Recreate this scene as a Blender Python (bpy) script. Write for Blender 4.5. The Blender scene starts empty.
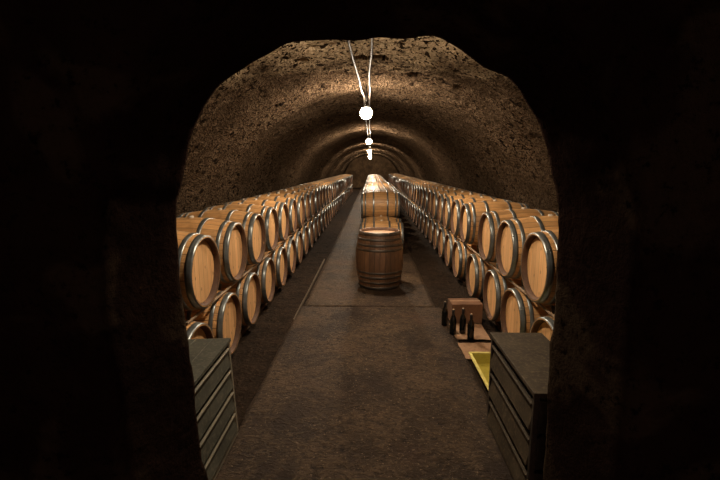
import bpy, math, random
from mathutils import Vector, noise
random.seed(7)
C = bpy.context.scene.collection
PI = math.pi

# ------------------------------------------------------------------ mesh helpers
class MB:
    def __init__(s): s.v=[]; s.f=[]; s.m=[]; s.sm=[]
    def add(s, verts, faces, mi=0, smooth=False):
        o=len(s.v); s.v+= [tuple(p) for p in verts]
        s.f+=[tuple(i+o for i in f) for f in faces]; s.m+=[mi]*len(faces); s.sm+=[smooth]*len(faces)
    def box(s, a, b, mi=0, bev=0.0, rot=None, piv=None):
        x0,y0,z0=a; x1,y1,z1=b; e=min(bev,(x1-x0)*.45,(y1-y0)*.45,(z1-z0)*.45)
        if e<=0:
            vs=[(x,y,z) for x in (x0,x1) for y in (y0,y1) for z in (z0,z1)]
            fs=[(0,1,3,2),(4,6,7,5),(0,4,5,1),(2,3,7,6),(0,2,6,4),(1,5,7,3)]
        else:
            vs=[];idx={}
            for i,x in enumerate((x0,x1)):
                for j,y in enumerate((y0,y1)):
                    for k,z in enumerate((z0,z1)):
                        dx=e if i==0 else -e; dy=e if j==0 else -e; dz=e if k==0 else -e
                        for ax,p in enumerate(((x,y+dy,z+dz),(x+dx,y,z+dz),(x+dx,y+dy,z))):
                            idx[i,j,k,ax]=len(vs); vs.append(p)
            g=lambda i,j,k,a: idx[i,j,k,a]
            fs=[]
            for i in (0,1):
                q=[g(i,0,0,0),g(i,1,0,0),g(i,1,1,0),g(i,0,1,0)]; fs.append(q if i else q[::-1])
                q=[g(0,i,0,1),g(0,i,1,1),g(1,i,1,1),g(1,i,0,1)]; fs.append(q if i else q[::-1])
                q=[g(0,0,i,2),g(1,0,i,2),g(1,1,i,2),g(0,1,i,2)]; fs.append(q if i else q[::-1])
            for i in (0,1):
                for j in (0,1):
                    q=[g(i,j,0,0),g(i,j,1,0),g(i,j,1,1),g(i,j,0,1)]; fs.append(q if i!=j else q[::-1])
                    q=[g(i,0,j,0),g(i,0,j,2),g(i,1,j,2),g(i,1,j,0)]; fs.append(q if i!=j else q[::-1])
                    q=[g(0,i,j,1),g(1,i,j,1),g(1,i,j,2),g(0,i,j,2)]; fs.append(q if i!=j else q[::-1])
                    for k in (0,1):
                        q=[g(i,j,k,0),g(i,j,k,1),g(i,j,k,2)]; fs.append(q if (i+j+k)%2 else q[::-1])
        if rot is not None:
            piv=Vector(piv or ((x0+x1)/2,(y0+y1)/2,(z0+z1)/2))
            vs=[tuple(rot@(Vector(p)-piv)+piv) for p in vs]
        s.add(vs,fs,mi)
    def rev(s, prof, n=56, mi=0, smooth=True, closed=False, axis='X', jit=None):
        """revolve (a,r) profile round an axis"""
        vs=[];fs=[];m=len(prof)
        for i in range(n):
            t=2*PI*i/n; c,q=math.cos(t),math.sin(t)
            for (a,r) in prof:
                rr=r
                vs.append((a,rr*c,rr*q) if axis=='X' else (rr*c,rr*q,a))
        for i in range(n):
            j=(i+1)%n
            for k in range(m if closed else m-1):
                l=(k+1)%m
                fs.append((i*m+k,i*m+l,j*m+l,j*m+k) if axis=='X' else (i*m+k,j*m+k,j*m+l,i*m+l))
        s.add(vs,fs,mi,smooth)
    def tube(s, pts, r, n=8, mi=0):
        vs=[];fs=[];pts=[Vector(p) for p in pts]
        for i,p in enumerate(pts):
            d=(pts[min(i+1,len(pts)-1)]-pts[max(i-1,0)]).normalized()
            u=d.cross(Vector((0,0,1)) if abs(d.z)<.9 else Vector((1,0,0))).normalized(); w=d.cross(u)
            for k in range(n):
                t=2*PI*k/n; vs.append(tuple(p+u*(r*math.cos(t))+w*(r*math.sin(t))))
        for i in range(len(pts)-1):
            for k in range(n):
                l=(k+1)%n; fs.append((i*n+k,i*n+l,(i+1)*n+l,(i+1)*n+k))
        fs.append(tuple(range(n))[::-1]); fs.append(tuple((len(pts)-1)*n+k for k in range(n)))
        s.add(vs,fs,mi,True)
    def shift(s, d):
        s.v=[(x+d[0],y+d[1],z+d[2]) for x,y,z in s.v]; return s
    def mesh(s, name, mats):
        me=bpy.data.meshes.new(name); me.from_pydata(s.v,[],s.f)
        for m in mats: me.materials.append(m)
        me.polygons.foreach_set('material_index',s.m); me.polygons.foreach_set('use_smooth',s.sm)
        me.update(); return me
    def build(s, name, mats, parent=None, loc=(0,0,0), kind=None):
        if not isinstance(mats,(list,tuple)): mats=[mats]
        o=bpy.data.objects.new(name,s.mesh(name,mats)); C.objects.link(o); o.location=loc
        if parent: o.parent=parent
        if kind: o['kind']=kind
        return o
def thing(name,label,cat,loc=(0,0,0),rz=0,group=None):
    o=bpy.data.objects.new(name,None); C.objects.link(o); o.location=loc; o.rotation_euler=(0,0,rz)
    o.empty_display_size=.1; tag(o,label,cat,group); return o
def tag(o,label,cat,group=None):
    o['label']=label; o['category']=cat
    if group: o['group']=group
    elif 'group' in o.keys(): del o['group']
    return o
def copy_tree(o,parent=None):
    c=o.copy(); C.objects.link(c)
    if parent: c.parent=parent
    for ch in KIDS.get(o.name,[]):
        k=ch.copy(); C.objects.link(k); k.parent=c
        for g in KIDS.get(ch.name,[]):
            d=g.copy(); C.objects.link(d); d.parent=k
    return c
KIDS={}
def kids(o): KIDS[o.name]=list(o.children); [kids(c) for c in o.children]

# ------------------------------------------------------------------ materials
class N:
    def __init__(s,name):
        s.mat=bpy.data.materials.new(name); s.mat.use_nodes=True; s.t=s.mat.node_tree; s.t.nodes.clear()
        s.out=s.n('ShaderNodeOutputMaterial'); s.b=s.n('ShaderNodeBsdfPrincipled'); s.l(s.b.outputs[0],s.out.inputs[0])
    def n(s,k,**kw):
        x=s.t.nodes.new(k)
        for a,v in kw.items():
            if a.startswith('i_'): x.inputs[a[2:].replace('_',' ')].default_value=v
            else: setattr(x,a,v)
        return x
    def l(s,a,b): s.t.links.new(a,b)
    def math(s,op,a,b=None,c=None):
        x=s.n('ShaderNodeMath',operation=op)
        for i,v in enumerate((a,b,c)):
            if v is None: continue
            if isinstance(v,(int,float)): x.inputs[i].default_value=v
            else: s.l(v,x.inputs[i])
        return x.outputs[0]
    def obj(s,scale=(1,1,1)):
        t=s.n('ShaderNodeTexCoord'); m=s.n('ShaderNodeMapping'); m.inputs['Scale'].default_value=scale
        s.l(t.outputs['Object'],m.inputs[0]); return m.outputs[0]
    def noise(s,vec,scale,detail=5,rough=.55,dist=0):
        x=s.n('ShaderNodeTexNoise',i_Scale=scale,i_Detail=detail,i_Roughness=rough,i_Distortion=dist)
        if vec is not None: s.l(vec,x.inputs['Vector'])
        return x.outputs['Fac']
    def ramp(s,fac,stops):
        r=s.n('ShaderNodeValToRGB'); e=r.color_ramp.elements
        while len(e)<len(stops): e.new(.5)
        for el,(p,c) in zip(e,stops): el.position=p; el.color=(c[0],c[1],c[2],1) if not isinstance(c,(int,float)) else (c,c,c,1)
        s.l(fac,r.inputs[0]); return r.outputs[0]
    def mix(s,f,a,b,mode='MIX'):
        x=s.n('ShaderNodeMix',data_type='RGBA',blend_type=mode)
        for sock,v in ((x.inputs[0],f),(x.inputs[6],a),(x.inputs[7],b)):
            if isinstance(v,(int,float)): sock.default_value=v
            elif isinstance(v,tuple): sock.default_value=(v[0],v[1],v[2],1)
            else: s.l(v,sock)
        return x.outputs[2]
    def bump(s,h,strength=.5,dist=.01,prev=None):
        b=s.n('ShaderNodeBump'); b.inputs['Strength'].default_value=strength; b.inputs['Distance'].default_value=dist
        s.l(h,b.inputs['Height'])
        if prev is not None: s.l(prev,b.inputs['Normal'])
        return b.outputs[0]
    def fin(s,col,rough=.6,normal=None,metal=0,spec=None):
        for nm,v in (('Base Color',col),('Roughness',rough),('Metallic',metal)):
            if isinstance(v,tuple): s.b.inputs[nm].default_value=(v[0],v[1],v[2],1)
            elif isinstance(v,(int,float)): s.b.inputs[nm].default_value=v
            else: s.l(v,s.b.inputs[nm])
        if normal is not None: s.l(normal,s.b.inputs['Normal'])
        if spec is not None: s.b.inputs['Specular IOR Level'].default_value=spec
        return s.mat

def stave_wood(name, base, dark, axis='X', var=.35, rough=.5, nst=28):
    m=N(name); t=m.n('ShaderNodeTexCoord'); sp=m.n('ShaderNodeSeparateXYZ'); m.l(t.outputs['Object'],sp.inputs[0])
    oi=m.n('ShaderNodeObjectInfo')
    if axis=='X': zz=m.math('SUBTRACT',sp.outputs[2],.355); ang=m.math('ARCTAN2',zz,sp.outputs[1])
    else: ang=m.math('ARCTAN2',sp.outputs[0],sp.outputs[1])
    k=m.math('MULTIPLY',m.math('ADD',ang,PI),nst/(2*PI)); fl=m.math('FLOOR',k); fr=m.math('FRACT',k)
    wn=m.n('ShaderNodeTexWhiteNoise',noise_dimensions='2D'); cb=m.n('ShaderNodeCombineXYZ'); m.l(fl,cb.inputs[0]); m.l(oi.outputs['Random'],cb.inputs[1]); m.l(cb.outputs[0],wn.inputs['Vector'])
    gv=m.n('ShaderNodeCombineXYZ')
    m.l(m.math('MULTIPLY',sp.outputs[0 if axis=='X' else 2],3),gv.inputs[0]); m.l(m.math('MULTIPLY',ang,14),gv.inputs[1]); m.l(m.math('MULTIPLY',oi.outputs['Random'],37),gv.inputs[2])
    g=m.noise(gv.outputs[0],2.2,6,.65,.4)
    col=m.mix(m.ramp(g,[(.3,0),(.75,1)]),dark,base)
    hv=m.n('ShaderNodeHueSaturation'); m.l(col,hv.inputs['Color'])
    v=m.math('ADD',m.math('MULTIPLY',wn.outputs['Value'],var),1-var/2)
    v=m.math('MULTIPLY',v,m.math('ADD',m.math('MULTIPLY',oi.outputs['Random'],.4),.8)); m.l(v,hv.inputs['Value'])
    edge=m.math('MINIMUM',fr,m.math('SUBTRACT',1,fr)); gr=m.math('MINIMUM',m.math('MULTIPLY',edge,14),1)
    col=m.mix(gr,tuple(c*.3 for c in dark),hv.outputs[0])
    st=m.noise(t.outputs['Object'],5,4,.6); col=m.mix(m.ramp(st,[(.56,0),(.75,.55)]),col,tuple(c*.45 for c in dark))
    h=m.math('ADD',m.math('MULTIPLY',gr,1),m.math('MULTIPLY',g,.5))
    return m.fin(col,rough,m.bump(h,.6,.004))
def head_wood(name, base, dark, up='Z', pl=.083, rough=.55):
    m=N(name); t=m.n('ShaderNodeTexCoord'); sp=m.n('ShaderNodeSeparateXYZ'); m.l(t.outputs['Object'],sp.inputs[0])
    oi=m.n('ShaderNodeObjectInfo')
    off=m.math('MULTIPLY',oi.outputs['Random'],.05)
    k=m.math('DIVIDE',m.math('ADD',sp.outputs[1],off),pl); fl=m.math('FLOOR',k); fr=m.math('FRACT',k)
    wn=m.n('ShaderNodeTexWhiteNoise',noise_dimensions='2D'); cb=m.n('ShaderNodeCombineXYZ'); m.l(fl,cb.inputs[0]); m.l(oi.outputs['Random'],cb.inputs[1]); m.l(cb.outputs[0],wn.inputs['Vector'])
    gv=m.n('ShaderNodeCombineXYZ'); a=sp.outputs[2 if up=='Z' else 0]
    m.l(m.math('ADD',m.math('MULTIPLY',a,2.2),m.math('MULTIPLY',oi.outputs['Random'],50)),gv.inputs[0]); m.l(m.math('MULTIPLY',sp.outputs[1],22),gv.inputs[1]); m.l(m.math('MULTIPLY',fl,3.7),gv.inputs[2])
    g=m.noise(gv.outputs[0],1.6,6,.6,.8)
    col=m.mix(m.ramp(g,[(.3,0),(.7,1)]),dark,base)
    # knots
    kv=m.n('ShaderNodeCombineXYZ'); m.l(m.math('ADD',a,m.math('MULTIPLY',oi.outputs['Random'],31)),kv.inputs[0]); m.l(m.math('MULTIPLY',sp.outputs[1],1.6),kv.inputs[1])
    vo=m.n('ShaderNodeTexVoronoi',voronoi_dimensions='2D'); vo.inputs['Scale'].default_value=4.2; m.l(kv.outputs[0],vo.inputs['Vector'])
    kn=m.ramp(vo.outputs['Distance'],[(.04,1),(.085,0)]); col=m.mix(m.math('MULTIPLY',kn,.75),col,tuple(c*.35 for c in dark))
    hv=m.n('ShaderNodeHueSaturation'); m.l(col,hv.inputs['Color']); m.l(m.math('ADD',m.math('MULTIPLY',wn.outputs['Value'],.28),.86),hv.inputs['Value'])
    edge=m.math('MINIMUM',fr,m.math('SUBTRACT',1,fr)); gr=m.math('MINIMUM',m.math('MULTIPLY',edge,22),1)
    col=m.mix(gr,tuple(c*.35 for c in dark),hv.outputs[0])
    return m.fin(col,rough,m.bump(m.math('ADD',gr,m.math('MULTIPLY',g,.4)),.45,.003))
def steel(name, base=(.27,.295,.29), rough=.33, rust=.35):
    m=N(name); v=m.obj(); n=m.noise(v,14,5,.6); n2=m.noise(v,60,3,.6); n3=m.noise(v,4,4,.6)
    col=m.mix(m.ramp(n,[(.35,0),(.7,1)]),tuple(c*.6 for c in base),base)
    col=m.mix(m.ramp(n3,[(.55,0),(.78,rust)]),col,(.10,.055,.03))
    r=m.math('ADD',m.math('MULTIPLY',n,.3),rough-.12)
    return m.fin(col,r,m.bump(n2,.12,.002),metal=.75)
def rough_mat(name, c1, c2, c3, sc=3, rough=.85, bs=.5, bd=.02, spec=.3):
    m=N(name); v=m.obj(); n=m.noise(v,sc,8,.62); n2=m.noise(v,sc*6,6,.65); n3=m.noise(v,sc*.35,3,.5)
    col=m.mix(m.ramp(n,[(.32,0),(.68,1)]),c1,c2); col=m.mix(m.ramp(n2,[(.5,0),(.72,1)]),col,c3)
    hv=m.n('ShaderNodeHueSaturation'); m.l(col,hv.inputs['Color']); m.l(m.math('ADD',m.math('MULTIPLY',n3,.8),.6),hv.inputs['Value'])
    h=m.math('ADD',m.math('MULTIPLY',n,1),m.math('MULTIPLY',n2,.5))
    return m.fin(hv.outputs[0],rough,m.bump(h,bs,bd),spec=spec)
def vault_mat():
    m=N('rough_vault_stone'); uv=m.n('ShaderNodeUVMap'); uv.uv_map='arc'
    n0=m.n('ShaderNodeTexNoise'); n0.inputs['Scale'].default_value=2.5; n0.inputs['Detail'].default_value=3; m.l(uv.outputs[0],n0.inputs['Vector'])
    mp=m.n('ShaderNodeVectorMath',operation='MULTIPLY_ADD'); m.l(n0.outputs['Color'],mp.inputs[0]); mp.inputs[1].default_value=(.12,.12,0); m.l(uv.outputs[0],mp.inputs[2])
    def stones(sx,sy):
        sc=m.n('ShaderNodeMapping'); sc.inputs['Scale'].default_value=(sx,sy,1); m.l(mp.outputs[0],sc.inputs[0])
        a=m.n('ShaderNodeTexVoronoi',voronoi_dimensions='2D',feature='DISTANCE_TO_EDGE'); a.inputs['Scale'].default_value=1; m.l(sc.outputs[0],a.inputs['Vector'])
        b=m.n('ShaderNodeTexVoronoi',voronoi_dimensions='2D'); b.inputs['Scale'].default_value=1; m.l(sc.outputs[0],b.inputs['Vector'])
        return a.outputs['Distance'],b.outputs['Color']
    d1,c1=stones(8.5,20)
    v=m.n('ShaderNodeTexCoord').outputs['Object']
    n1=m.noise(v,2.0,8,.65); n2=m.noise(v,16,7,.75); n3=m.noise(m.obj((1,1.1,1.3)),.83,3,.5); n4=m.noise(v,6.5,4,.6)
    joint=m.ramp(d1,[(.0,0),(.2,1)])
    n5=m.noise(uv.outputs[0],7.5,3,.55,.3); n6=m.noise(uv.outputs[0],22,3,.6,.2); n7=m.noise(uv.outputs[0],45,2,.5)
    pit=m.ramp(n5,[(.385,0),(.405,1)]); pit2=m.ramp(n6,[(.42,0),(.45,1)]); pit3=m.ramp(n7,[(.41,0),(.46,1)])
    col=m.mix(m.ramp(n2,[(.35,0),(.66,1)]),(.045,.029,.018),(.14,.092,.054))
    bw=m.n('ShaderNodeRGBToBW'); m.l(c1,bw.inputs[0])
    col=m.mix(m.ramp(bw.outputs[0],[(.35,0),(.85,.45)]),col,(.20,.14,.088))
    col=m.mix(m.ramp(n1,[(.62,0),(.70,.5)]),col,(.30,.215,.14))
    col=m.mix(m.math('MULTIPLY',m.math('SUBTRACT',1,joint),.3),col,(.04,.025,.014))
    for p,f in ((pit,.92),(pit2,.85),(pit3,.6)): col=m.mix(m.math('MULTIPLY',m.math('SUBTRACT',1,p),f),col,(.012,.008,.006))
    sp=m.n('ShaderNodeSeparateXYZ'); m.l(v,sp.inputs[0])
    crown_light=m.math('ADD',m.math('ADD',sp.outputs[2],m.math('MULTIPLY',m.math('ABSOLUTE',m.math('SUBTRACT',sp.outputs[1],4.3)),-.35)),m.math('MULTIPLY',n1,.9))
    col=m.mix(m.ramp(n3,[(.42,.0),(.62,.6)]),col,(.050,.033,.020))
    light_mask=m.math('MULTIPLY',m.ramp(m.math('SUBTRACT',crown_light,2.7),[(.35,0),(.75,.85)]),m.math('MULTIPLY',pit,pit2))
    col=m.mix(light_mask,col,m.mix(n2,(.22,.15,.085),(.75,.57,.36)))  # lamplight on the near crown, painted into the stone as a paler colour
    h=m.math('ADD',m.math('MULTIPLY',joint,.3),m.math('ADD',m.math('MULTIPLY',pit,1.0),m.math('ADD',m.math('MULTIPLY',n2,.8),m.math('ADD',m.math('MULTIPLY',pit2,.5),m.math('MULTIPLY',pit3,.25)))))
    return m.fin(col,.9,m.bump(h,1.0,.07),spec=0.0)

OAK=(.58,.335,.135); OAKD=(.39,.19,.065)
M={}
M['stave']=stave_wood('oak_staves',OAK,OAKD)
M['head']=head_wood('pale_oak_head',(.74,.44,.20),(.60,.32,.125))
M['hoop']=steel('galvanised_hoop')
M['stave_old']=stave_wood('worn_brown_staves',(.19,.10,.048),(.085,.044,.023),axis='Z',var=.5,rough=.55)
M['head_old']=head_wood('worn_barrel_head',(.50,.30,.17),(.30,.17,.09),up='X')
M['hoop_old']=steel('tarnished_hoop',(.15,.135,.115),.42,.7)
M['chime']=rough_mat('dark_chime_wood',(.075,.036,.019),(.12,.06,.03),(.055,.026,.014),12,.7,.3,.003)
M['bung']=rough_mat('pale_bung',(.55,.47,.36),(.62,.55,.44),(.4,.32,.22),20,.6,.1,.002)
M['strip_dim']=rough_mat('worn_path_edging',(.09,.065,.042),(.20,.15,.10),(.04,.028,.018),9,.7,.3,.004)
M['strip']=rough_mat('pale_dusty_timber',(.26,.18,.11),(.36,.26,.17),(.16,.10,.06),6,.8,.3,.004)
M['rail']=rough_mat('dark_timber',(.07,.042,.024),(.12,.075,.042),(.05,.03,.02),6,.8,.3,.006)
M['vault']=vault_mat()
def jamb_mat():
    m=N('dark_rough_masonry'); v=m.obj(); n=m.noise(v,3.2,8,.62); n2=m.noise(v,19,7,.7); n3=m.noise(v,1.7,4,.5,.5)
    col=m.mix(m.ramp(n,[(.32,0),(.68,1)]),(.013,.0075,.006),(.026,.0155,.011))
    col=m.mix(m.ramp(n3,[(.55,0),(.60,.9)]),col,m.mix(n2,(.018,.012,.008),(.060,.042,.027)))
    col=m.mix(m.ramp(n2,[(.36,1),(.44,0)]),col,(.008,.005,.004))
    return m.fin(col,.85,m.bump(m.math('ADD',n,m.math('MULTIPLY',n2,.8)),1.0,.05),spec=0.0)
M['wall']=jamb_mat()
M['far_stone']=rough_mat('distant_stone',(.06,.038,.022),(.15,.095,.052),(.03,.02,.014),2.2,.9,1.0,.06,spec=0)
M['plaster']=rough_mat('dark_passage_plaster',(.07,.033,.025),(.08,.040,.030),(.06,.028,.021),3,.9,.7,.03)
M['path']=None
def path_mat():
    m=N('worn_concrete'); v=m.obj(); n=m.noise(v,1.6,8,.6,.3); n2=m.noise(v,17,8,.8); n3=m.noise(v,1.3,5,.6,.6); n4=m.noise(v,42,3,.6)
    va=m.obj((5,8,8)); w=m.n('ShaderNodeTexNoise'); w.inputs['Scale'].default_value=3; w.inputs['Detail'].default_value=7; w.inputs['Roughness'].default_value=.65; w.inputs['Distortion'].default_value=1.2; m.l(va,w.inputs['Vector'])
    col=m.mix(m.ramp(n,[(.34,0),(.66,1)]),(.034,.021,.013),(.112,.073,.042))
    col=m.mix(m.ramp(w.outputs['Fac'],[(.35,.75),(.5,0)]),col,(.035,.022,.013))
    sc=m.ramp(w.outputs['Fac'],[(.55,0),(.585,1),(.62,0)]); col=m.mix(m.math('MULTIPLY',sc,.45),col,(.21,.145,.088))
    col=m.mix(m.ramp(n2,[(.38,.9),(.47,0)]),col,(.018,.011,.007))
    col=m.mix(m.ramp(n4,[(.62,0),(.68,.8)]),col,(.24,.175,.115))
    col=m.mix(m.ramp(n3,[(.54,0),(.62,.75)]),col,(.030,.019,.013))
    col=m.mix(m.ramp(m.noise(v,1.1,3,.5),[(.56,0),(.66,.4)]),col,(.085,.047,.030))
    h=m.math('ADD',m.math('MULTIPLY',n2,.9),m.math('ADD',m.math('MULTIPLY',w.outputs['Fac'],1.2),n))
    return m.fin(col,m.math('ADD',m.math('MULTIPLY',n,.3),.5),m.bump(h,1.0,.032),spec=.15)
M['path']=path_mat()
M['soil']=rough_mat('dark_trodden_earth',(.014,.009,.006),(.034,.022,.014),(.065,.043,.028),5,.9,1.0,.07,spec=.05)
M['crate']=rough_mat('weathered_grey_green_boards',(.042,.042,.031),(.076,.074,.055),(.12,.112,.082),7,.7,.35,.005,spec=.15)
M['crate_rail']=rough_mat('pale_worn_edge',(.15,.135,.095),(.22,.195,.14),(.09,.08,.058),9,.5,.3,.004)
M['crate_dark']=rough_mat('brown_painted_boards',(.032,.024,.015),(.062,.047,.029),(.105,.080,.050),7,.65,.35,.005,spec=.15)
M['post']=rough_mat('blackened_corner_post',(.022,.018,.014),(.04,.032,.024),(.07,.05,.035),8,.55,.4,.004)
M['card']=rough_mat('brown_cardboard',(.28,.165,.09),(.36,.215,.125),(.22,.13,.07),5,.85,.1,.002)
M['card_dark']=rough_mat('printed_brown_cardboard',(.15,.075,.038),(.20,.10,.052),(.12,.058,.03),5,.85,.1,.002)
M['yellow_pale']=rough_mat('scuffed_yellow_plastic',(.72,.62,.16),(.80,.72,.25),(.62,.52,.12),4,.4,.05,.002,spec=.5)
M['yellow']=rough_mat('yellow_plastic',(.38,.31,.04),(.45,.37,.055),(.30,.24,.03),4,.4,.05,.002,spec=.5)
def plain(name,c,r=.5,metal=0,trans=0,spec=.5):
    m=N(name); v=m.obj(); n=m.noise(v,30,3); col=m.mix(m.ramp(n,[(.3,0),(.7,1)]),tuple(x*.85 for x in c),c)
    m.fin(col,r,None,metal,spec)
    if trans: m.b.inputs['Transmission Weight'].default_value=trans; m.b.inputs['IOR'].default_value=1.5
    return m.mat
M['glass']=plain('dark_green_bottle_glass',(.004,.005,.004),.12)
M['foil']=plain('black_capsule_foil',(.02,.018,.018),.35,.3)
M['cork']=plain('pale_cork',(.5,.36,.22),.8)
M['conduit']=rough_mat('rusty_conduit',(.008,.006,.004),(.05,.037,.025),(.008,.005,.004),9,.6,.5,.004)
M['black']=plain('black_socket',(.02,.018,.016),.5)
def emit(name,c,s):
    m=N(name); m.fin((.8,.8,.8),.3); m.b.inputs['Emission Color'].default_value=(*c,1); m.b.inputs['Emission Strength'].default_value=s; return m.mat
LAMPC=(1.0,.82,.62)
M['bulb']=emit('lit_frosted_globe',LAMPC,880)
M['bulb_fill']=emit('added_fill_globe',LAMPC,1800)  # emission for the added fill lamp only

# ------------------------------------------------------------------ camera
CAMZ=1.93
cam=bpy.data.objects.new('camera',bpy.data.cameras.new('camera')); C.objects.link(cam)
cam.data.sensor_width=36; cam.data.lens=424/720*36; cam.location=(0,0,CAMZ)
cam.rotation_euler=(PI/2-math.radians(9.75),0,math.radians(1.5))
cam.data.clip_start=.05; cam.data.clip_end=200
bpy.context.scene.camera=cam

# ------------------------------------------------------------------ vault
YW=2.0; YE=41.0
AX,SP,CR=2.72,.75,3.22
def prof_point(t,lower=0):
    # t in 0..1 from left springing over the crown to the right springing
    a=PI*(1-t); return (AX-lower)*math.cos(a), SP+(CR-SP-lower)*math.sin(a)
ys=[];y=YW
while y<YE:
    ys.append(y); y+= .045 if y<7 else (.09 if y<14 else .22)
ys.append(YE)
def rib(y):
    r=0
    if 19.4<y<20.6: r=.17
    if 30<y<31: r=.16
    if y>20.6: r=max(r,.10)
    return r
def disp(p,y):
    q=Vector((p[0]*1.1,y*1.1,p[1]*1.1))
    d=noise.noise(q)*.07+noise.noise(q*2.7)*.035
    if y<15:
        d+=noise.noise(q*9)*.016+noise.noise(q*21)*.008
        h=noise.noise(q*5.3+Vector((7,3,1)))
        if h>.45: d+=(h-.45)*.25
    return d
NT=190
DENTS=[(-1.21,8.19,2.96,.16,.12),(-1.44,4.56,2.85,.07,.06),(-1.32,4.67,2.91,.06,.06),(-.81,5.07,3.11,.05,.05),(.59,6.07,3.16,.07,.05),(.78,5.35,3.12,.05,.05),(1.20,6.07,2.97,.07,.06),(-1.48,5.93,2.82,.06,.05),(-.60,5.72,3.16,.05,.04),(.57,4.84,3.17,.04,.05),(1.62,6.33,2.73,.06,.05)]
verts=[];faces=[]
for y in ys:
    lo=rib(y)
    for k in range(NT+1):
        t=k/NT; x,z=prof_point(t,lo); d=disp((x,z),y)
        nx=x/AX; nz=(z-SP)/(CR-SP); l=math.hypot(nx,nz) or 1; nx/=l; nz/=l
        if abs(x+.05)<.19 and 5.3<y<5.55: d+=.12
        for (a_,b_,c_,r_,h_) in DENTS:
            if abs(y-b_)<r_*1.6 and abs(x-a_)<r_*1.6 and abs(z-c_)<r_*1.6:
                q_=((x-a_)**2+(z-c_)**2+((y-b_)*.8)**2)/(r_*r_); d+=h_/(1+q_**2)
        verts.append((x+nx*d,y,z+nz*d))
for j in range(len(ys)-1):
    for k in range(NT):
        a=j*(NT+1)+k; faces.append((a,a+1,a+NT+2,a+NT+1))
mb=MB(); mb.add(verts,faces,0,True)
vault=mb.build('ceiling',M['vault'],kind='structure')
uvl=vault.data.uv_layers.new(name='arc')
for l in vault.data.loops:
    i=l.vertex_index; j,k=divmod(i,NT+1); uvl.data[l.index].uv=(ys[j],k/NT*8.3)
for nm,sx in (('wall_left',-1),('wall_right',1)):
    mb=MB(); vs=[];fs=[]; NZ=14; yy=[YW+(YE-YW)*i/160 for i in range(161)]
    for y in yy:
        lo=rib(y)
        for k in range(NZ+1):
            z=-.05+(SP+.12)*k/NZ; d=disp((sx*AX,z),y); vs.append((sx*(AX-lo+d+(.03 if k==NZ else 0)),y,z))
    for j in range(160):
        for k in range(NZ):
            a=j*(NZ+1)+k; q=(a,a+1,a+NZ+2,a+NZ+1); fs.append(q if sx<0 else q[::-1])
    mb.add(vs,fs,0,True); w=mb.build(nm,M['vault'],kind='structure')
    u=w.data.uv_layers.new(name='arc')
    for l in w.data.loops:
        j,k=divmod(l.vertex_index,NZ+1); u.data[l.index].uv=(yy[j],k*.06)
mb=MB(); mb.box((-3.1,YE,-.05),(3.1,YE+.3,3.6)); o=mb.build('wall_back',M['far_stone'],kind='structure')

# ------------------------------------------------------------------ doorway wall
outline_px=[(208,480),(201,455),(195,410),(189,345),(184,310),(180,274),(178,235),(177.5,205),(181,188),(189.5,145),(203.6,109),(221,85),(249,65.6),(270,53),(292.5,43),(320,40.5),(348,40.5),(373,38.5),(400,38.5),(434,36.5),(447,42),(461,51.5),(481,65.6),(500,75),(513,84),(528.6,106),(539,126),(546.5,149),(554,180),(558,205),(557.5,240),(556,275),(554,305),(549.5,365),(546,420),(543,480)]
from mathutils import Matrix
RM=cam.rotation_euler.to_matrix()
def ray_to_y(px,py,Y):
    d=RM@Vector(((px-360)/424,-(py-240)/424,-1)); k=Y/d.y; return d.x*k, CAMZ+d.z*k
pts=[ray_to_y(px,py,YW) for px,py in outline_px]
pts=[(pts[0][0],-.05)]+[p for p in pts if p[1]>0]+[(pts[-1][0],-.05)]
dense=[]
for a,b in zip(pts[:-1],pts[1:]):
    L=math.hypot(b[0]-a[0],b[1]-a[1]); n=max(1,int(L/.025))
    k=pts.index(a); p0=pts[max(k-1,0)]; p3=pts[min(k+2,len(pts)-1)]
    for i in range(n):
        t=i/n; dense.append(tuple(.5*(2*a[c]+(b[c]-p0[c])*t+(2*p0[c]-5*a[c]+4*b[c]-p3[c])*t*t+(3*a[c]-p0[c]-3*b[c]+p3[c])*t**3) for c in (0,1)))
dense.append(pts[-1])
cx,cz=0,1.3
def outer(p,hw=3.2,top=3.9):
    dx,dz=p[0]-cx,p[1]-cz
    if p[1]<=cz: return (hw if dx>0 else -hw, p[1])
    k=min(hw/abs(dx) if dx else 1e9,(top-cz)/dz); return cx+dx*k,cz+dz*k
YF=1.55
def radial(p,s):   # push outwards from the opening
    dx,dz=p[0]-cx,p[1]-cz
    if p[1]<=cz: return (p[0]+(s if dx>0 else -s),p[1])
    l=math.hypot(dx,dz); return (p[0]+dx/l*s,p[1]+dz/l*s)
rows=[]
def rown(f,Y,amp):
    r=[]
    for p in dense:
        x,z=f(p); q=Vector((x*3,Y*3,z*3)); d=(noise.noise(q)*.6+noise.noise(q*3)*.4+noise.noise(q*7)*.25)*amp
        dy=noise.noise(q*2+Vector((9,9,9)))*amp*.8
        x2,z2=radial((x,z),d) ; r.append((x2,Y+dy,z2))
    return r
rows.append(rown(lambda p: outer(p),YW,0))
for s in (.6,.3,.15,.07): rows.append(rown(lambda p: radial(p,s),YW,.015))
rows.append(rown(lambda p: radial(p,.0),YW,.014))
for i in range(0,13):
    f=i/12; Y=YW-.02-(YW-YF-.02)*f
    rows.append(rown(lambda p: radial(p,.0+.12*f+(.02 if i==12 else 0)),Y,.012))
for s in (.17,.22,.30,.42,.6,.9): rows.append(rown(lambda p: radial(p,s),YF,.016))
rows.append(rown(lambda p: outer(p),YF,0))
mb=MB(); nD=len(dense); vs=[v for r in rows for v in r]; fs=[]
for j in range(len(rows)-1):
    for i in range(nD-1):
        a=j*nD+i; fs.append((a,a+nD,a+nD+1,a+1))
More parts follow.
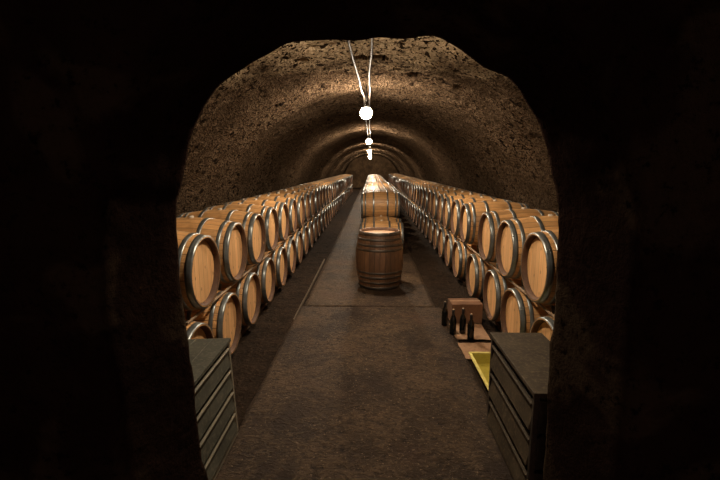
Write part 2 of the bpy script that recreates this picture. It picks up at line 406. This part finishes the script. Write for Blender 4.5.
mb.add(vs,fs,0,True); mb.build('wall_front',M['wall'],kind='structure')

# passage in front of the doorway (where the camera stands)
for nm,sx in (('wall_passage_left',-1),('wall_passage_right',1)):
    mb=MB(); vs=[];fs=[]
    for j in range(60):
        y=-2.4+(YF+2.45)*j/59
        for k in range(36):
            z=-.05+2.3*k/35; q=Vector((z*1.3,y*1.3,sx*4)); d=noise.noise(q)*.06+noise.noise(q*4)*.02
            vs.append((sx*(1.95+d),y,z))
    for j in range(59):
        for k in range(35):
            a=j*36+k; fs.append((a,a+1,a+37,a+36))
    mb.add(vs,fs,0,True); mb.build(nm,M['plaster'],kind='structure')
mb=MB(); vs=[];fs=[]
for j in range(60):
    y=-2.4+(YF+2.45)*j/59
    for k in range(49):
        a=PI*(1-k/48); x=2.0*math.cos(a); z=2.2+.95*math.sin(a); q=Vector((x,y,z)); d=noise.noise(q*1.5)*.05
        vs.append((x,y,z+d))
for j in range(59):
    for k in range(48):
        a=j*49+k; fs.append((a,a+1,a+50,a+49))
mb.add(vs,fs,0,True); mb.build('ceiling_passage',M['plaster'],kind='structure')

# ------------------------------------------------------------------ floor
def sheet(name,x0,x1,y0,y1,z,mat,amp,step,thick=0.0,seed=0):
    mb=MB(); nx=max(2,int((x1-x0)/step)); Y=[y0]; 
    while Y[-1]<y1: Y.append(Y[-1]+(step if Y[-1]<8 else step*4))
    Y[-1]=y1; vs=[];fs=[]
    for y in Y:
        for i in range(nx+1):
            x=x0+(x1-x0)*i/nx; q=Vector((x*1.5+seed,y*1.5,seed)); d=(noise.noise(q)+noise.noise(q*4)*.4)*amp
            ex=0
            if thick and i in (0,nx): ex=noise.noise(Vector((seed+i,y*4,0)))*.015
            vs.append((x+ex,y,z+d-(thick*.25 if thick and i in (0,nx) else 0)))
    W=nx+1
    for j in range(len(Y)-1):
        for i in range(nx):
            a=j*W+i; fs.append((a,a+1,a+W+1,a+W))
    if thick:
        n=len(vs); vs+=[(v[0],v[1],z-thick) for v in vs[:]]
        rim=[(j*W,(j+1)*W) for j in range(len(Y)-1)][::-1]+[]
        for j in range(len(Y)-1):
            a,b=j*W,(j+1)*W; fs.append((a,b,b+n,a+n)); a,b=j*W+nx,(j+1)*W+nx; fs.append((b,a,a+n,b+n))
        for i in range(nx):
            fs.append((i+1,i,i+n,i+1+n)); a=(len(Y)-1)*W+i; fs.append((a,a+1,a+1+n,a+n))
    mb.add(vs,fs,0,True); return mb.build(name,mat,kind='structure')
sheet('floor',-3.0,3.0,-2.6,YE+.2,-.012,M['soil'],.010,.06)
sheet('floor_path',-.985,.985,-2.5,5.63,.022,M['path'],.004,.045,.06,3)
sheet('floor_path',-.93,.90,5.655,YE,.020,M['path'],.004,.06,.06,9)
mb=MB()
for j in range(4):
    y=5.1+j*.9; 
    mb.box((-.982+random.uniform(-.004,.004),y,-.01),(-.968+random.uniform(-.004,.004),y+.89,.034),0,.003)
mb.build('trim_1',M['strip_dim'],kind='structure')

# ------------------------------------------------------------------ barrels
BL,BR,HR=.95,.355,.298
def br(x): return BR-(BR-HR)*(abs(x)/(BL/2))**1.9
def stave_mb(axis='X'):
    e=BL/2; p=[(-e+.06,HR-.036),(-e+.01,HR-.026),(-e,HR-.012),(-e+.002,HR-.002)]
    n=18
    for i in range(n+1):
        x=-e+.006+(BL-.012)*i/n; p.append((x,br(x)))
    p+=[(e-.002,HR-.002),(e,HR-.012),(e-.01,HR-.026),(e-.06,HR-.036)]
    mb=MB(); mb.rev(p,56,axis=axis); m_=len(p)-1
    for i in range(len(mb.f)):
        k=i%m_
        if k in (0,1,m_-1,m_-2): mb.m[i]=1
    return mb
def hoop_mb(x0,x1,axis='X'):
    mb=MB(); t=.004; n=3; top=[(x0+(x1-x0)*i/n,br(x0+(x1-x0)*i/n)+t) for i in range(n+1)]
    p=[(x0,br(x0)-.002)]+top+[(x1,br(x1)-.002)]
    mb.rev(p,56,axis=axis)
    # riveted lap
    xm=(x0+x1)/2; a0=random.uniform(2.4,3.6)
    for s in (-.3,.3):
        for dA in (0,.09):
            a=a0+dA; x=xm+s*(x1-x0)*.8; r=br(x)+t; c=Vector((x,r*math.cos(a),r*math.sin(a))) if axis=='X' else Vector((r*math.cos(a),r*math.sin(a),x))
            d=.005; mb.box(c-Vector((d,d,d)),c+Vector((d,d,d)),0,.002)
    return mb
def head_mb(sgn,axis='X'):
    e=BL/2; x=sgn*(e-.046); r=HR-.030; mb=MB(); t=-.02*sgn
    p=[(x,0.0001),(x,r*.5),(x,r-.008),(x-.004*sgn,r),(x+t,r),(x+t,.0001)]
    if sgn>0: p=p[::-1]
    mb.rev(p,56,axis=axis,smooth=False); return mb
e=BL/2
HOOPS=[(-e,-e+.052),(-e+.088,-e+.124),(-e+.285,-e+.325)]
HOOPS+= [(-b,-a) for a,b in HOOPS[::-1]]
def bung_mb():
    mb=MB(); mb.rev([(BR-.01,.026),(BR+.012,.026),(BR+.018,.022),(BR+.018,.0001)],20,axis='Z'); return mb
LOFF=(0,0,BR)
proto=thing('barrel','x','barrel')
stave_mb().shift(LOFF).build('staves',[M['stave'],M['chime']],proto)
for s in (-1,1): head_mb(s).shift(LOFF).build('barrel_head',M['head'],proto)
for a,b in HOOPS: hoop_mb(a,b).shift(LOFF).build('hoop',M['hoop'],proto)
bung_mb().shift(LOFF).build('bung',M['bung'],proto)
kids(proto)
far=MB()
for src,mi in [(stave_mb(),9),(head_mb(-1),1),(head_mb(1),1)]+[(hoop_mb(a,b),2) for a,b in HOOPS]+[(bung_mb(),3)]:
    src.shift(LOFF); o=len(far.v); far.v+=src.v; far.f+=[tuple(i+o for i in f) for f in src.f]; far.m+=[mi]*len(src.f) if mi!=9 else [0 if q==0 else 4 for q in src.m]; far.sm+=src.sm
far_mesh=far.mesh('barrel_whole',[M['stave'],M['head'],M['hoop'],M['bung'],M['chime']])
used=[False]
def barrel(x,y,z,rz,label,group,detailed,tilt=0):
    if detailed:
        if not used[0]: o=proto; used[0]=True
        else: o=copy_tree(proto)
    else:
        o=bpy.data.objects.new('barrel',far_mesh); C.objects.link(o)
    o.location=(x,y,z); o.rotation_euler=(0,0,rz+random.uniform(-.02,.02))
    tag(o,label,'barrel',group); return o
ORD=['first','second','third','fourth','fifth','sixth','seventh','eighth','ninth','tenth','eleventh','twelfth','thirteenth','fourteenth']
RAIL=.045
def rows_side(side):
    if side=='left': low=[3.14,3.96,4.78,5.61,6.41,7.21,8.02]; upp=[3.44,4.28,5.10,5.92,6.72,7.56,8.36]; X=-1.362-e; end=31.5; rz=PI
    else: low=[3.35,4.20,4.99,5.93,7.02,7.82,8.61]; upp=[3.66,4.52,5.31,6.58,7.34,8.14,8.93]; X=1.428+e; end=35.5; rz=0
    while low[-1]<end: st=.79+random.uniform(-.012,.012); low.append(low[-1]+st); upp.append(upp[-1]+st)
    upp=upp[:-1]
    seq=[('lower',i,y,RAIL) for i,y in enumerate(low)]+[('upper',i,y,RAIL+.665) for i,y in enumerate(upp)]
    G={'upper':'oak barrels in the upper tier along the %s wall'%side,'lower':'oak barrels in the lower tier along the %s wall'%side}
    for tier,i,y,z in seq:
        if i<14:
            if i==0: lab='nearest oak barrel of the %s tier along the %s wall, next to the doorway jamb'%(tier,side)
            else: lab='oak barrel lying %s from the doorway in the %s tier along the %s wall'%(ORD[i],tier,side)
            if tier=='lower' and i==0: lab='lower oak barrel half hidden behind the %s slatted crate'%side
            if tier=='lower' and i==1: lab='lower oak barrel just beyond the far end of the %s slatted crate'%side
        else: lab='small distant oak barrel in the %s tier along the %s wall, beyond the fourteenth'%(tier,side)
        barrel(X+random.uniform(-.012,.012),y,z,rz,lab,G[tier],i<14)
    # timber rails
    s=-1 if side=='left' else 1
    for dx,w in ((-.30,'aisle'),(.26,'wall')):
        mb=MB(); L=end+1.0-2.75; n=10
        for k in range(n):
            mb.box((-.045,k*L/n,-.02),(.045,(k+1)*L/n-.004,RAIL-.002+.0),0,.006)
        # cradle wedges that keep the lower barrels from rolling
        for y in low:
            for q in (-1,1):
                y0=y-2.75+q*.19
                vs=[(-.03,y0-q*.07,RAIL-.004),(.03,y0-q*.07,RAIL-.004),(.03,y0+q*.05,RAIL-.004),(-.03,y0+q*.05,RAIL-.004),(-.03,y0+q*.05,RAIL+.062),(.03,y0+q*.05,RAIL+.062)]
                fs=[(0,3,2,1),(2,3,4,5),(0,1,5,4),(0,4,3),(1,2,5)]
                if q<0: fs=[f[::-1] for f in fs]
                mb.add(vs,fs)
        o=mb.build('timber_rail',M['rail'],loc=((X+s*dx),2.75,0))
        tag(o,'dark timber rail under the %s barrel row, on its %s side'%(side,w),'rail','timber rails under the barrels')
rows_side('left'); rows_side('right')
# strips between the two tiers, near both barrel ends
for side,X,end in (('left',-1.362-e,31.4),('right',1.428+e,35.4)):
    for dx,w_ in ((-.41,'aisle'),(.41,'wall')):
        sx=-1 if side=='left' else 1
        za=RAIL+BR+br(.37)+.005; zb=RAIL+.665+BR-br(.37)-.005
        mb=MB()
        for k in range(10):
            L=(end-3.1)/10; mb.box((-.011,k*L,0),(.011,(k+1)*L-.004,zb-za),0,.003)
        o=mb.build('tier_strip',M['strip'],loc=(X+sx*dx,3.1,za))
        tag(o,'pale strip between the two barrel tiers of the %s row, on its %s side'%(side,w_),'rail','strips between the barrel tiers')
# centre rows, barrels lying across the aisle
XC=.235; CZ=.05
cen=[9.35,10.2]
while cen[-1]<35: cen.append(cen[-1]+.78)
for i,y in enumerate(cen):
    lab=('oak barrel lying crosswise in the centre row, low behind the upright barrel' if i==0 else
         'lower oak barrel lying crosswise in the centre row, %s from the front'%ORD[i] if i<8 else 'hidden distant lower barrel of the centre row, beyond the eighth')
    barrel(XC+random.uniform(-.01,.01),y,CZ,PI*(i%2),lab,'lower oak barrels of the centre row',i<3)
for i in range(len(cen)-2):
    y0,y1=cen[i+1],cen[i+2]; a=(y1-y0)/2; z=CZ+math.sqrt((2*BR)**2-a*a)+.001
    lab=('frontmost upper oak barrel of the centre row, seen broadside with steel hoops' if i==0 else
         'oak barrel on top of the centre row, %s from the front'%ORD[i] if i<8 else 'distant barrel top in the upper centre row, beyond the eighth')
    barrel(XC+(-.01 if i==0 else 0)+random.uniform(-.01,.01),(y0+y1)/2,z,PI*(i%2),lab,'upper oak barrels of the centre row',i<6)
for dx in (-.28,.28):
    mb=MB(); mb.box((-.045,9.1,0.03),(.045,35.6,CZ-.001),0,.005)
    tag(mb.build('timber_rail',M['rail'],loc=(XC+dx,0,0)),'dark timber rail under the centre row, on its %s side'%('left' if dx<0 else 'right'),'rail','timber rails under the barrels')
# upright barrel
up=thing('barrel','worn dark brown barrel standing upright in the middle of the aisle','barrel',(.14,6.74,.028))
s3=lambda m: m.shift((0,0,BL/2))
s3(stave_mb('Z')).build('staves',[M['stave_old'],M['chime']],up)
for s in (-1,1): s3(head_mb(s,'Z')).build('barrel_head',M['head_old'],up)
UH=[(-e,-e+.05),(-e+.10,-e+.135),(-e+.19,-e+.225),(-e+.27,-e+.305)]
for a,b in UH+[(-b,-a) for a,b in UH[::-1]]: s3(hoop_mb(a,b,'Z')).build('hoop',M['hoop_old'],up)
up.scale=(1.08,1.08,.955)

# ------------------------------------------------------------------ crates (slatted, stacked boards)
def crate(name,label,x0,x1,y0,y1,h,mats,nsl,topover=.008,split=3,tilt=12,gap=.034,lean=0):
    cxm=(x0+x1)/2; cym=(y0+y1)/2; t=thing(name,label,'crate',(cxm,cym,.0)); L=y1-y0; W=x1-x0
    board,rail,post,top=mats; pw=.032
    for sx in (-1,1):
        for sy in (-1,1):
            mb=MB(); px=sx*(W/2-pw/2); py=sy*(L/2-pw/2); mb.box((px-pw/2,py-pw/2,.025),(px+pw/2,py+pw/2,h-.026),0,.004); mb.build('corner_post',post,t)
    mb=MB()
    for k in range(split):
        a=-W/2-topover+(W+2*topover)*k/split; mb.box((a+.0005,-L/2-topover,h-.025),(a+(W+2*topover)/split-.0005,L/2+topover,h),0,.002)
    mb.build('top',top,t)
    hh=(h-.075)/nsl
    for sx in (-1,1):
        for k in range(nsl):
            z0=.045+k*hh; mb=MB(); xf=sx*(W/2-.014)
            rot=Matrix.Rotation(-sx*math.radians(tilt),3,'Y')
            mb.box((xf-.008,-L/2+pw,z0+.004),(xf+.008,L/2-pw,z0+hh-gap),0,.003,rot=rot)
            s=mb.build('side_board',board,t)
            mb=MB(); zt=z0+hh-gap-.002; xo=xf+sx*(-math.tan(math.radians(-tilt))*0+math.sin(math.radians(tilt))*(hh-.038)/2*(-1 if tilt>0 else 1)+.004)
            xo=xf+sx*.010
            mb.box((xo-.009,-L/2+pw,zt-.006),(xo+.009,L/2-pw,zt+.008),0,.003); mb.build('edge_strip',rail,s)
        mb=MB(); mb.box((sx*(W/2-.045)-.004,-L/2+pw,.03),(sx*(W/2-.045)+.004,L/2-pw,h-.03)); mb.build('lining',M['post'],t)
    for sy in (-1,1):
        for k in range(nsl):
            z0=.045+k*hh; mb=MB(); yf=sy*(L/2-.012); mb.box((-W/2+pw,yf-.009,z0+.004),(W/2-pw,yf+.009,z0+hh-.02),0,.003); mb.build('end_board',post,t)
    mb=MB(); mb.box((-W/2+.004,-L/2+.004,.0),(W/2-.004,L/2-.004,.030),0,.003); mb.build('base',post,t)
    t.rotation_euler=(0,lean,0)
    return t
crate('slatted_crate','grey-green slatted crate against the left door jamb, with pale edge strips',-1.32,-.96,2.07,2.80,.735,(M['crate'],M['crate_rail'],M['crate_rail'],M['crate']),4,lean=-.045)
crate('slatted_crate','dark brown slatted crate against the right door jamb, beside a yellow tray',.885,1.245,2.13,2.97,.735,(M['crate_dark'],M['crate_dark'],M['post'],M['crate_dark']),3,split=1,gap=.058)

# ------------------------------------------------------------------ tray, cardboard, bottles
def tray():
    x0,x1,y0,y1=.985,1.345,3.0,4.02; h=.10; w=.012; fl=.03
    t=thing('plastic_tray','shallow yellow plastic tray lying on the floor beside the right crate','tray',((x0+x1)/2,(y0+y1)/2,0))
    W=(x1-x0)/2; L=(y1-y0)/2; i=.05
    def ring(a,b,z): return [(-a,-b,z),(a,-b,z),(a,b,z),(-a,b,z)]
    prof=[(W-i,L-i,.0),(W-.012,L-.012,h-.012),(W-.012,L-.012,h),(W-.022,L-.022,h),(W-i-.008,L-i-.008,.012)]
    vs=[];fs=[]
    for a,b,z in prof: vs+=ring(a,b,z)
    for k in range(len(prof)-1):
        for q in range(4):
            r=(q+1)%4; fs.append((k*4+q,k*4+r,k*4+4+r,k*4+4+q))
    fs.append((3,2,1,0)); n=len(prof)-1; fs.append((n*4,n*4+1,n*4+2,n*4+3))
    mb=MB(); mb.add(vs,fs); mb.build('pan',M['yellow'],t)
    mb=MB()
    for s in (-1,1):
        mb.box((s*(W-.010)-.014,-L,h-.008),(s*(W-.010)+.014,L,h+.010),0,.004)
        mb.box((-W+.004,s*(L-.010)-.014,h-.008),(W-.004,s*(L-.010)+.014,h+.010),0,.004)
    mb.build('rim',M['yellow_pale'],t)
tray()
mb=MB()
cz0=.004
def card(x0,y0,x1,y1,z,ang):
    r=Matrix.Rotation(ang,3,'Z'); mb=MB(); nx,ny=10,14; vs=[];fs=[]
    for lay in (0,1):
        for j in range(ny+1):
            for i in range(nx+1):
                x=x0+(x1-x0)*i/nx; y=y0+(y1-y0)*j/ny; 
                d=abs(noise.noise(Vector((x*6,y*6,1))))*.012+(.004 if abs(i-5)==0 else 0)
                vs.append((x-(x0+x1)/2,y-(y0+y1)/2,z+d+lay*.005))
    n=(nx+1)*(ny+1)
    for j in range(ny):
        for i in range(nx):
            a=j*(nx+1)+i; fs.append((a+n,a+n+1,a+n+nx+2,a+n+nx+1)); fs.append((a,a+nx+1,a+nx+2,a+1))
    for j in range(ny):
        a=j*(nx+1); fs.append((a,a+n,a+n+nx+1,a+nx+1)); a+=nx; fs.append((a,a+nx+1,a+n+nx+1,a+n))
    for i in range(nx):
        fs.append((i,i+1,i+1+n,i+n)); a=ny*(nx+1)+i; fs.append((a,a+n,a+n+1,a+1))
    vs=[tuple(r@Vector(v)) for v in vs]
    mb.add(vs,fs); return mb
o=card(.99,4.08,1.40,4.48,.004,.02).build('cardboard_sheet',M['card'],loc=(1.17,4.27,0)); tag(o,'flattened brown cardboard sheet on the floor between the tray and the bottles','cardboard','flattened cardboard sheets')
o=card(.93,4.50,1.36,4.98,.004,-.03).build('cardboard_sheet',M['card'],loc=(1.15,4.81,0)); tag(o,'flattened brown cardboard sheet under the dark wine bottles','cardboard','flattened cardboard sheets')
# cardboard box (closed shipping carton)
t=thing('cardboard_box','small brown cardboard box on the floor behind the wine bottles','box',(1.20,5.22,.0),.04)
mb=MB(); mb.box((-.19,-.13,.0),(.19,.13,.245),0,.003); mb.build('body',M['card_dark'],t)
for s in (-1,1):
    mb=MB(); mb.box((-.19,-.129 if s<0 else .002,.246),(.19,-.002 if s<0 else .129,.250),0,.001,rot=Matrix.Rotation(s*math.radians(-2.5),3,'X')); mb.build('flap',M['card_dark'],t)
mb=MB(); mb.box((-.192,-.02,.2515),(.192,.02,.2535)); mb.build('tape',M['card'],t)
# bottles
bp=[(0.0001,.012),(.02,.008),(.034,.0),(.037,.004),(.0375,.05),(.0375,.155),(.036,.175),(.030,.198),(.020,.222),(.0148,.238),(.0142,.262),(.0158,.266),(.0158,.276),(.0142,.280)]
def bottle(x,y,label):
    t=thing('wine_bottle',label,'bottle',(x,y,.022),0,'dark wine bottles standing on the cardboard'); return t
bt=bottle(.90,4.98,'x')
mb=MB(); mb.rev([(z,r) for r,z in bp]+[(.280,.0001)],28,axis='Z'); mb.build('glass_body',M['glass'],bt)
mb=MB(); mb.rev([(.232,.0165),(.262,.0160),(.292,.0162),(.294,.012),(.294,.0001)],24,axis='Z'); mb.build('capsule',M['foil'],bt)
mb=MB(); mb.rev([(.285,.0095),(.302,.0095),(.304,.0001)],16,axis='Z'); mb.build('cork',M['cork'],bt)
kids(bt)
BOT=[(.905,4.97,'leftmost dark wine bottle, standing at the edge of the path'),(.955,4.70,'second dark wine bottle from the left, in front of the cardboard box'),(1.075,4.74,'third dark wine bottle from the left, close before the cardboard box'),(1.125,4.55,'rightmost and nearest dark wine bottle on the cardboard')]
for i,(x,y,l) in enumerate(BOT):
    o=bt if i==0 else copy_tree(bt); o.location=(x,y,.020 if i else .024); o['label']=l; o.rotation_euler=(0,0,i)

# ------------------------------------------------------------------ lamps and conduits
LX=-.085; LZ=CAMZ+.85
LY=[7.0,14.6,22.0,29.0,36.0]
LN=['nearest lit globe lamp hanging under the vault, above the upright barrel','second lit globe lamp along the vault crown','third lit globe lamp, far along the vault','fourth lit globe lamp, small in the distance','farthest lit globe lamp near the end of the vault']
lamp0=None
for i,y in enumerate(LY):
    if i==0:
        t=thing('hanging_lamp',LN[0],'lamp',(LX,y,LZ),0,'globe lamps along the vault crown')
        mb=MB(); R_=.095; n=14
        mb.rev([(R_*math.sin(-PI/2+PI*k/n)+0,max(.0001,R_*math.cos(-PI/2+PI*k/n))) for k in range(n+1)],24,axis='Z'); mb.build('globe',M['bulb'],t)
        mb=MB(); mb.rev([(.086,.0001),(.086,.035),(.09,.032),(.14,.022),(.145,.0001)],18,axis='Z'); mb.build('socket',M['black'],t)
        mb=MB(); mb.rev([(.076,.060),(.080,.054),(.084,.056),(.092,.050),(.086,.058),(.076,.066)],28,axis='Z'); mb.build('shade',M['black'],t)
        mb=MB(); mb.tube([(0,0,.14),(0.002,0,.24),(0,0,.42)],.007); mb.build('flex',M['black'],t)
        kids(t); lamp0=t
    else:
        o=copy_tree(lamp0); o.location=(LX,y,LZ+(-.07 if i>1 else 0)); o['label']=LN[i]
near=thing('hanging_lamp','added unseen globe lamp under the crown just inside the doorway arch','lamp',(LX,3.45,CAMZ+1.12),0,'globe lamps along the vault crown')  # added lamp, hidden by the arch, to brighten the near crown and barrels
for ch in KIDS[lamp0.name]:
    if ch.name.startswith('shade'): continue
    k=ch.copy(); C.objects.link(k); k.parent=near
    if ch.name.startswith('globe'): k.data=ch.data.copy(); k.data.materials[0]=M['bulb_fill']; k.scale=(.55,.55,.55)
    else: k.scale=(.6,.6,.5)
def conduit(x0,x1,label,zoff):
    pts=[]; y=2.15
    while y<36.5:
        f=min(1,max(0,(y-2.15)/4.85)); x=x0+(x1-x0)*f+noise.noise(Vector((y*.8,x0*9,0)))*.022
        z=CR-.19+zoff-(rib(y)*1.0)+noise.noise(Vector((y*.9,3,x0*7)))*.02; pts.append((x,y,z)); y+=.18
    mb=MB(); mb.tube(pts,.013,8)
    o=mb.build('conduit',M['conduit'])
    tag(o,label,'cable','conduits along the vault crown')
    t2=MB()
    for y in (2.6,3.4,4.2,5.6,6.4):
        f=min(1,(y-2.15)/4.85); x=x0+(x1-x0)*f
    return o
conduit(-.25,-.125,'rusty left-hand conduit running along the vault crown towards the lamps',0)
conduit(.03,-.045,'rusty right-hand conduit running along the vault crown towards the lamps',.01)

# ------------------------------------------------------------------ world + colour
w=bpy.data.worlds.new('cellar_dark'); bpy.context.scene.world=w; w.use_nodes=True
w.node_tree.nodes['Background'].inputs[0].default_value=(.52,.33,.27,1); w.node_tree.nodes['Background'].inputs[1].default_value=1.2
sc=bpy.context.scene
sc.view_settings.view_transform='Standard'; sc.view_settings.look='None'; sc.view_settings.exposure=0; sc.view_settings.gamma=1
sc.view_settings.use_curve_mapping=False
sc.cycles.max_bounces=8; sc.cycles.diffuse_bounces=4; sc.cycles.sample_clamp_indirect=6
sc.cycles.use_denoising=True
